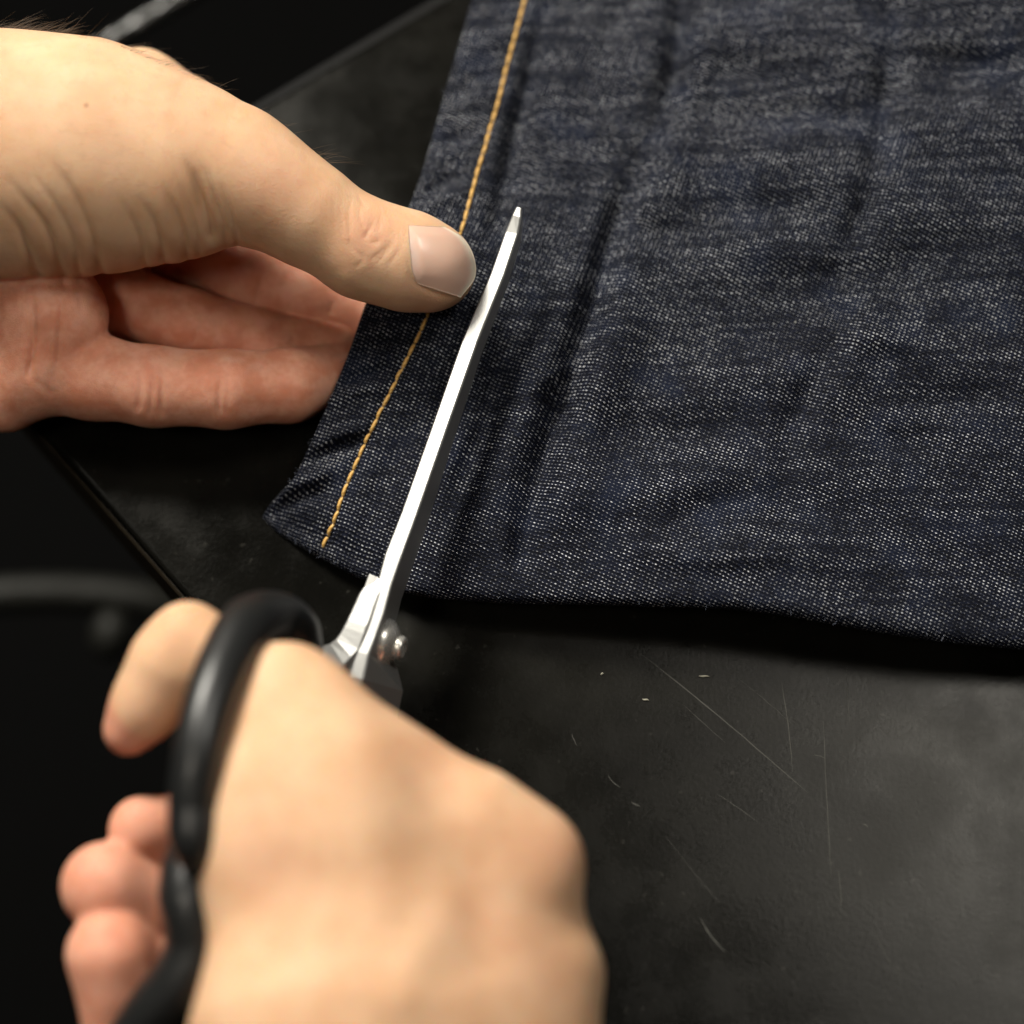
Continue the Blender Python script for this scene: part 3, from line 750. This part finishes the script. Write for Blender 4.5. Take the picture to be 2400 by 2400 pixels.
LH_WEB = [(120, 560, -34, 130), (250, 640, -34, 85)]
def left_hand():
    f = Field((-136, -2, -62), (4, 128, 30), HS)
    f.chain(LH_INDEX, 1.0, kin=2.5); f.chain(LH_MIDDLE, 0.12, kin=2.5); f.chain(LH_RING, 0.12, kin=2.5)
    f.chain(LH_PALM, 2.5, flat=0.8); f.chain(LH_WEB, 4.0); f.chain(LH_PAD, 2.0, flat=0.85, kin=6)
    f.chain(LH_BACK, 6.0)
    T = np.full(f.n, 60.0, np.float32)
    f.chain(LH_THENAR, 6.0, flat=0.86, kin=9.0, D=T); f.chain(LH_THUMB, 4.5, kin=5.0, D=T)
    f.D = smin(f.D, T, 1.6)
    strokes = [
        ([(422, 348), (460, 422), (484, 497), (499, 552), (508, 590)], 2.21, 11), ([(472, 373), (497, 435), (515, 497), (530, 560), (536, 600)], 0.59, 6), ([(497, 397), (528, 460), (547, 528), (558, 580), (562, 610)], 0.55, 6),
        ([(373, 422), (410, 491), (430, 553), (440, 610), (446, 640)], 0.91, 8), ([(310, 447), (348, 497), (373, 559), (386, 620), (390, 650)], 0.91, 9), ([(260, 440), (300, 500), (325, 560), (340, 620), (346, 660)], 0.65, 8),
        ([(93, 348), (161, 435), (205, 528), (240, 650), (246, 690)], 1.17, 10), ([(0, 397), (62, 472), (112, 547), (150, 660), (160, 700)], 1.30, 10), ([(-20, 455), (37, 528), (85, 640), (95, 680)], 1.30, 10), ([(50, 372), (124, 472), (168, 559), (190, 660), (196, 690)], 0.78, 8),
        ([(440, 330), (480, 400), (505, 470), (512, 520)], 0.33, 5), ([(395, 380), (430, 450), (452, 520), (466, 590), (470, 620)], 0.65, 6),
        ([(816, 437), (822, 461), (818, 503), (820, 554), (828, 596)], 0.22, 4), ([(849, 468), (843, 507), (857, 538)], 0.22, 4), ([(872, 503), (873, 523), (863, 542), (853, 565)], 0.34, 4),
        ([(915, 519), (923, 548), (917, 575), (894, 606), (876, 623)], 0.20, 3.5), ([(905, 534), (913, 555), (905, 581), (884, 598), (863, 613)], 0.20, 3.5), ([(938, 544), (940, 575), (925, 602), (905, 625)], 0.15, 3.5),
        ([(863, 552), (876, 569), (892, 563)], 0.22, 4), ([(812, 548), (830, 586), (853, 606)], 0.19, 4), ([(800, 450), (800, 500), (804, 560)], 0.12, 5), ([(835, 440), (846, 470), (862, 490)], 0.17, 4), ([(888, 490), (892, 515), (884, 545)], 0.17, 4),
        ([(785, 430), (782, 480), (790, 540)], 0.08, 5), ([(858, 585), (850, 610), (830, 630)], 0.15, 4),
        ([(130, 84), (260, 125), (350, 160), (470, 208)], .5, 10),
        ([(70, 630), (77, 720), (74, 830), (60, 900)], 1.2, 6), ([(141, 630), (141, 750), (132, 880)], .5, 6), ([(165, 650), (185, 690), (192, 740)], .3, 6), ([(105, 660), (108, 760), (100, 880)], .3, 7), ([(40, 860), (90, 900), (130, 930)], .3, 9),
        ([(336, 824), (330, 880), (322, 975)], .55, 7), ([(362, 826), (358, 880), (350, 985)], .45, 6), ([(378, 828), (380, 890), (378, 990)], .45, 6), ([(522, 826), (516, 880), (512, 985)], .55, 7), ([(538, 828), (534, 880), (532, 985)], .3, 6),
        ([(552, 590), (543, 630), (532, 690)], .55, 7), ([(622, 622), (612, 660), (594, 722)], .45, 7), ([(782, 695), (774, 740)], .5, 7),
        ([(472, 735), (462, 775), (452, 815)], .45, 6), ([(518, 742), (508, 780), (498, 815)], .4, 6), ([(690, 775), (684, 812)], .3, 6),
        ([(1000, 690), (900, 690), (780, 640)], -.25, 18)]
    # nail fold
    strokes += [([(952, 536), (960, 586), (962, 630), (972, 662), (1008, 683), (1050, 695), (1080, 698)], .4, 5)]
    def tint(V):
        q = to_px(V)
        dd = np.minimum(chain_dist(V, LH_THENAR, .86), chain_dist(V, LH_THUMB))
        dd = np.minimum(dd, chain_dist(V, LH_BACK))
        dp = np.minimum(np.minimum(chain_dist(V, LH_INDEX), chain_dist(V, LH_MIDDLE)), np.minimum(chain_dist(V, LH_RING), np.minimum(chain_dist(V, LH_PAD), chain_dist(V, LH_PALM, .8))))
        pal = np.clip((dd - dp) / 3 + 0.5, 0, 1)
        red = 0.8 * blob(q, 860, 555, 70) + 0.55 * blob(q, 640, 430, 90) + 0.25 * blob(q, 250, 360, 60) + 0.5 * blob(q, 1000, 700, 70) + 0.35 * blob(q, 420, 200, 60)
        red += pal * (0.5 * blob(q, 545, 650, 60) + 0.5 * blob(q, 350, 900, 60) + 0.4 * blob(q, 520, 900, 50))
        mole = 0.9 * blob(q, 202, 247, 8) + 0.5 * blob(q, 793, 505, 5)
        return np.stack([pal, np.clip(red, 0, 1), np.clip(mole, 0, 1)], 1)
    o, V, F = finish_hand('hand', f, P(-100, 500, -30), strokes, tint)
    tag(o, 'left hand entering from the left, thumb and fingers pinching the denim hem', 'hand', 'hands at work on the trouser hem')
    return o, V, F
lh, LV, LF = left_hand()

def nail(parent, V, F):
    # nail plate: (s along the thumb, t across) on the back of the thumb tip, laid on the thumb surface
    bvh = BVHTree.FromPolygons([Vector(v) for v in V], [tuple(f) for f in F.tolist()])
    edge_base = catmull([(957, 528), (958, 556), (962, 600), (966, 635), (978, 664)], 24)
    edge_tip = catmull([(1040, 533), (1082, 562), (1106, 604), (1108, 650), (1078, 696)], 24)
    ns = 26; pts = []; tint = []
    mid = 24 // 2
    VV = []; 
    for j in range(24):
        for i in range(ns):
            s = i / (ns - 1); p2 = edge_base[j] * (1 - s) + edge_tip[j] * s
            # bow the free edge and the lower side outwards
            t = j / 23.0
            h = bvh.ray_cast(Vector(L(p2[0], p2[1], 40)), Vector((L(p2[0], p2[1], -40) - L(p2[0], p2[1], 40))).normalized())
            if h[0] is None: h = bvh.find_nearest(Vector(L(p2[0], p2[1], -4)))
            VV.append(list(h[0])); pts.append((s, t))
    VV = np.array(VV); A = VV.reshape(24, ns, 3)
    for it in range(14):                                   # relax to a clean curved plate
        B = A.copy(); B[1:-1, 1:-1] = 0.25 * (A[:-2, 1:-1] + A[2:, 1:-1] + A[1:-1, :-2] + A[1:-1, 2:]); A = B
    VV = A.reshape(-1, 3)
    idx = np.arange(24 * ns).reshape(24, ns)
    Fq = np.stack([idx[:-1, :-1], idx[:-1, 1:], idx[1:, 1:], idx[1:, :-1]], -1).reshape(-1, 4)
    N = vnormals(VV, Fq)
    if N[:, 2].mean() < 0: N = -N; Fq = Fq[:, ::-1]
    st = np.array(pts); edge = np.minimum.reduce([st[:, 0] * 1.2, (1 - st[:, 0]) * 8 + 0.25, st[:, 1] * 1, 1 - st[:, 1]])
    lift = 0.10 + 0.14 * st[:, 0] + 0.42 * np.clip(edge * 5, 0, 1)
    top = VV + N * lift[:, None]
    bottom = VV - N * 0.5
    n0 = len(VV)
    ring = np.concatenate([idx[0, :], idx[1:, -1], idx[-1, -2::-1], idx[-2:0:-1, 0]])
    side = np.stack([ring, ring + n0, np.roll(ring, -1) + n0, np.roll(ring, -1)], -1)
    allV = np.vstack([top, bottom]); allF = np.vstack([Fq, Fq[:, ::-1] + n0, side])
    o = mesh_obj('thumbnail', toW(allV) - np.array(parent.location), allF, M['nail'], parent)
    free = np.clip((st[:, 0] - 0.90) / 0.05, 0, 1); moon = np.clip((0.16 - st[:, 0]) / 0.10, 0, 1) * np.clip(1 - np.abs(st[:, 1] - 0.5) * 2, 0, 1)
    tn = np.stack([free, moon, free * 0, free * 0 + 1], 1); tn = np.vstack([tn, tn])
    ca = o.data.color_attributes.new('tint', 'FLOAT_COLOR', 'POINT'); ca.data.foreach_set('color', tn.astype(np.float32).ravel())
    md = o.modifiers.new('smooth', 'SUBSURF'); md.levels = 0; md.render_levels = 1
nail(lh, LV, LF)

def hairs(parent, V, F):
    bvh = BVHTree.FromPolygons([Vector(v) for v in V], [tuple(f) for f in F.tolist()])
    r = random.Random(3); VV = []; FF = []
    def strand(p, d, ln, rad, bend):
        base = len(VV); n = 6
        side = norm(np.cross(d, [0.1, 0.2, 1.0]))
        for i in range(n + 1):
            t = i / n; c = p + d * ln * t + bend * ln * t * t
            for j in range(3):
                th = 2 * math.pi * j / 3
                VV.append(c + (side * math.cos(th) + np.cross(side, norm(d)) * math.sin(th)) * rad * (1 - 0.85 * t))
        for i in range(n):
            for j in range(3):
                j2 = (j + 1) % 3; FF.append((base + i * 3 + j, base + i * 3 + j2, base + (i + 1) * 3 + j2, base + (i + 1) * 3 + j))
    spots = [(r.uniform(-30, 160), r.uniform(62, 100), 1) for _ in range(130)] + [(r.uniform(160, 480), 0, 2) for _ in range(34)] + [(r.uniform(480, 700), 0, 3) for _ in range(14)] + [(r.uniform(715, 775), r.uniform(345, 400), 1) for _ in range(14)]
    for (x, y, k) in spots:
        if k == 2: y = np.interp(x, [130, 260, 350, 470], [84, 125, 160, 205]) + r.gauss(0, 9)
        if k == 3: y = np.interp(x, [470, 560, 620, 700], [215, 245, 290, 345]) + r.gauss(0, 8)
        h = bvh.find_nearest(Vector(L(x, y, 0 if k != 2 else 5)))
        p = np.array(h[0]); nn = np.array(h[1])
        if nn @ np.array([0, 1, 0.5]) < 0: nn = -nn
        d = norm(nn * r.uniform(0.15, 0.6) + np.array([r.uniform(0.6, 1.2), r.uniform(-0.35, 0.5), 0.0]))
        strand(p - d * 0.3, d, r.uniform(3, 8) * (0.6 if k == 3 else 1), 0.032, np.array([r.uniform(0, .3), r.uniform(-.5, .1), r.uniform(-.3, .2)]))
    o = mesh_obj('hair', toW(np.array(VV)) - np.array(parent.location), FF, M['hair'], parent)
    tag(o, kind='stuff')
hairs(lh, LV, LF)

# ---- right hand: holding the shears, thumb through the upper loop, fingers round the lower loop
RH_A = [(668, 1606, 62, 92), (686, 1694, 64, 128), (704, 1800, 66, 210), (730, 1930, 72, 240), (754, 2060, 76, 246), (804, 2230, 78, 240), (800, 2430, 84, 330), (860, 2760, 92, 340)]
RH_B = [(705, 1692, 60, 90), (800, 1792, 62, 116), (900, 1862, 64, 140), (1100, 1962, 66, 150), (1222, 2028, 66, 134)]
RH_C = [(1222, 2028, 66, 130), (1216, 2140, 62, 128), (1262, 2285, 66, 142), (1225, 2440, 70, 160), (1150, 2760, 82, 220)]
RH_MID = [(930, 2050, 62, 230), (980, 2230, 68, 300), (1000, 2450, 76, 330), (1000, 2760, 86, 340)]
RH_THUMB = [(660, 1640, 60, 95), (560, 1580, 57, 92), (440, 1502, 55, 80), (395, 1560, 55, 84), (345, 1650, 54, 74), (302, 1712, 53, 60)]
RH_F1 = [(334, 1944, 50, 80), (420, 2000, 44, 84), (560, 2060, 30, 84), (800, 2060, 20, 90), (1000, 2030, 30, 100), (1180, 2050, 50, 110)]
RH_F1B = [(408, 1872, 50, 22), (380, 1935, 50, 55)]
RH_F2 = [(246, 2076, 56, 104), (370, 2130, 50, 92), (560, 2180, 32, 90), (820, 2200, 24, 95), (1100, 2200, 40, 120)]
RH_F3 = [(250, 2480, 62, 40), (255, 2400, 62, 56), (262, 2320, 62, 78), (258, 2236, 62, 96), (370, 2290, 56, 80), (560, 2340, 40, 85), (840, 2380, 30, 95), (1100, 2380, 44, 120)]
def right_hand():
    f = Field((-98, -150, -2), (26, -12, 116), max(HS * 1.25, 0.8))
    f.chain(RH_A, 8, flat=0.72, kin=9); f.chain(RH_B, 5, flat=0.85, kin=6); f.chain(RH_C, 6, flat=0.85, kin=4); f.chain(RH_MID, 9, flat=0.66, kin=9)
    f.chain([(860, 1900, 64, 175), (890, 2040, 68, 215)], 10, flat=0.72)
    f.chain(RH_THUMB, 3.0, kin=5)
    G = np.full(f.n, 60.0, np.float32)
    f.chain(RH_F1, 1.0, D=G); f.chain(RH_F1B, 3.0, D=G); f.chain(RH_F2, 1.0, D=G); f.chain(RH_F3, 1.0, D=G)
    f.D = smin(f.D, G, 3.0)
    strokes = [([(1080, 1810), (1100, 1980), (1120, 2150), (1150, 2330)], .8, 55), ([(1210, 1990), (1060, 2120), (960, 2280), (920, 2420)], -.9, 55), ([(720, 1640), (800, 1850), (880, 2050), (900, 2200)], -.8, 60), ([(560, 2080), (640, 2040), (720, 2010)], .4, 45)]
    def tint(V):
        q = to_px(V)
        dd = np.minimum.reduce([chain_dist(V, RH_A, .72), chain_dist(V, RH_B, .85), chain_dist(V, RH_C, .85), chain_dist(V, RH_MID, .66)])
        dp = np.minimum.reduce([chain_dist(V, RH_F1), chain_dist(V, RH_F2), chain_dist(V, RH_F3), chain_dist(V, RH_F1B)])
        pal = np.clip((dd - dp) / 3 + 0.5, 0, 1)
        red = 0.7 * pal + 0.5 * blob(q, 345, 1680, 70) + 0.5 * blob(q, 620, 2020, 110) + 0.5 * blob(q, 1310, 1980, 90) + 0.35 * blob(q, 1000, 1780, 110) + .3 * blob(q, 1280, 2280, 90) + .35 * blob(q, 1150, 2150, 140)
        return np.stack([pal, np.clip(red, 0, 1), red * 0], 1)
    o, V, F = finish_hand('hand', f, P(900, 2300, 60), strokes, tint, smooth=4)
    tag(o, 'right hand in the foreground gripping the shears, thumb through the black loop', 'hand', 'hands at work on the trouser hem')
right_hand()

# ------------------------------------------------------------------ dim things beyond the table's left edges
rail = empty('metal_rail', P(300, 50, -130))
a = P(-160, 345, -150); b = P(700, -165, -150)
tube('bar', [a - np.array(rail.location), a * .5 + b * .5 - np.array(rail.location), b - np.array(rail.location)], np.array([.0032, .0032, .0032]), M['rail'], rail, seg=10, n=20)
tag(rail, 'thin glossy black rail behind the table at the upper left', 'rail')
tb = empty('padded_bar', P(200, 1400, -200))
lo = np.array(tb.location)
tube('bar', [P(-200, 1420, -210) - lo, P(0, 1395, -210) - lo, P(200, 1392, -212) - lo, P(370, 1415, -214) - lo, P(480, 1470, -220) - lo], np.array([.0062, .0062, .0062, .006, .005]), M['tube'], tb, seg=14, n=40)
tube('end_knob', [P(262, 1440, -206) - lo, P(262, 1475, -203) - lo, P(260, 1510, -203) - lo, P(258, 1535, -205) - lo], np.array([.004, .0068, .0066, .003]), M['tube'], tb, seg=14, n=16)
tag(tb, 'blurred dark grey bar with a knob below the table at the left', 'bar')

# ------------------------------------------------------------------ lint on the table
for (x, y, ln, rot, lab) in [(1650, 1586, 2.6, -6, 'largest pale lint fleck on the table below the denim'), (1513, 1641, 1.6, -14, 'small pale lint fleck on the table left of the largest one'), (1411, 1580, .8, 10, 'tiny pale lint speck on the table nearest the shears')]:
    c = on_table(x, y); r = math.radians(rot)
    V = []; F = []
    for i in range(6):
        t = -1 + 2 * i / 5; rr = 0.00028 * (1 - t * t * 0.8)
        for j in range(5):
            th = 2 * math.pi * j / 5
            V.append((t * ln * 5e-4 * math.cos(r) - rr * math.cos(th) * math.sin(r), t * ln * 5e-4 * math.sin(r) + rr * math.cos(th) * math.cos(r) + 0.0001 * math.sin(3 * t), 0.0003 + rr * math.sin(th)))
    for i in range(5):
        for j in range(5): F.append((i * 5 + j, i * 5 + (j + 1) % 5, (i + 1) * 5 + (j + 1) % 5, (i + 1) * 5 + j))
    o = mesh_obj('lint', np.array(V) + c, F, M['lint'], origin=c)
    tag(o, lab, 'lint', 'lint flecks on the table')
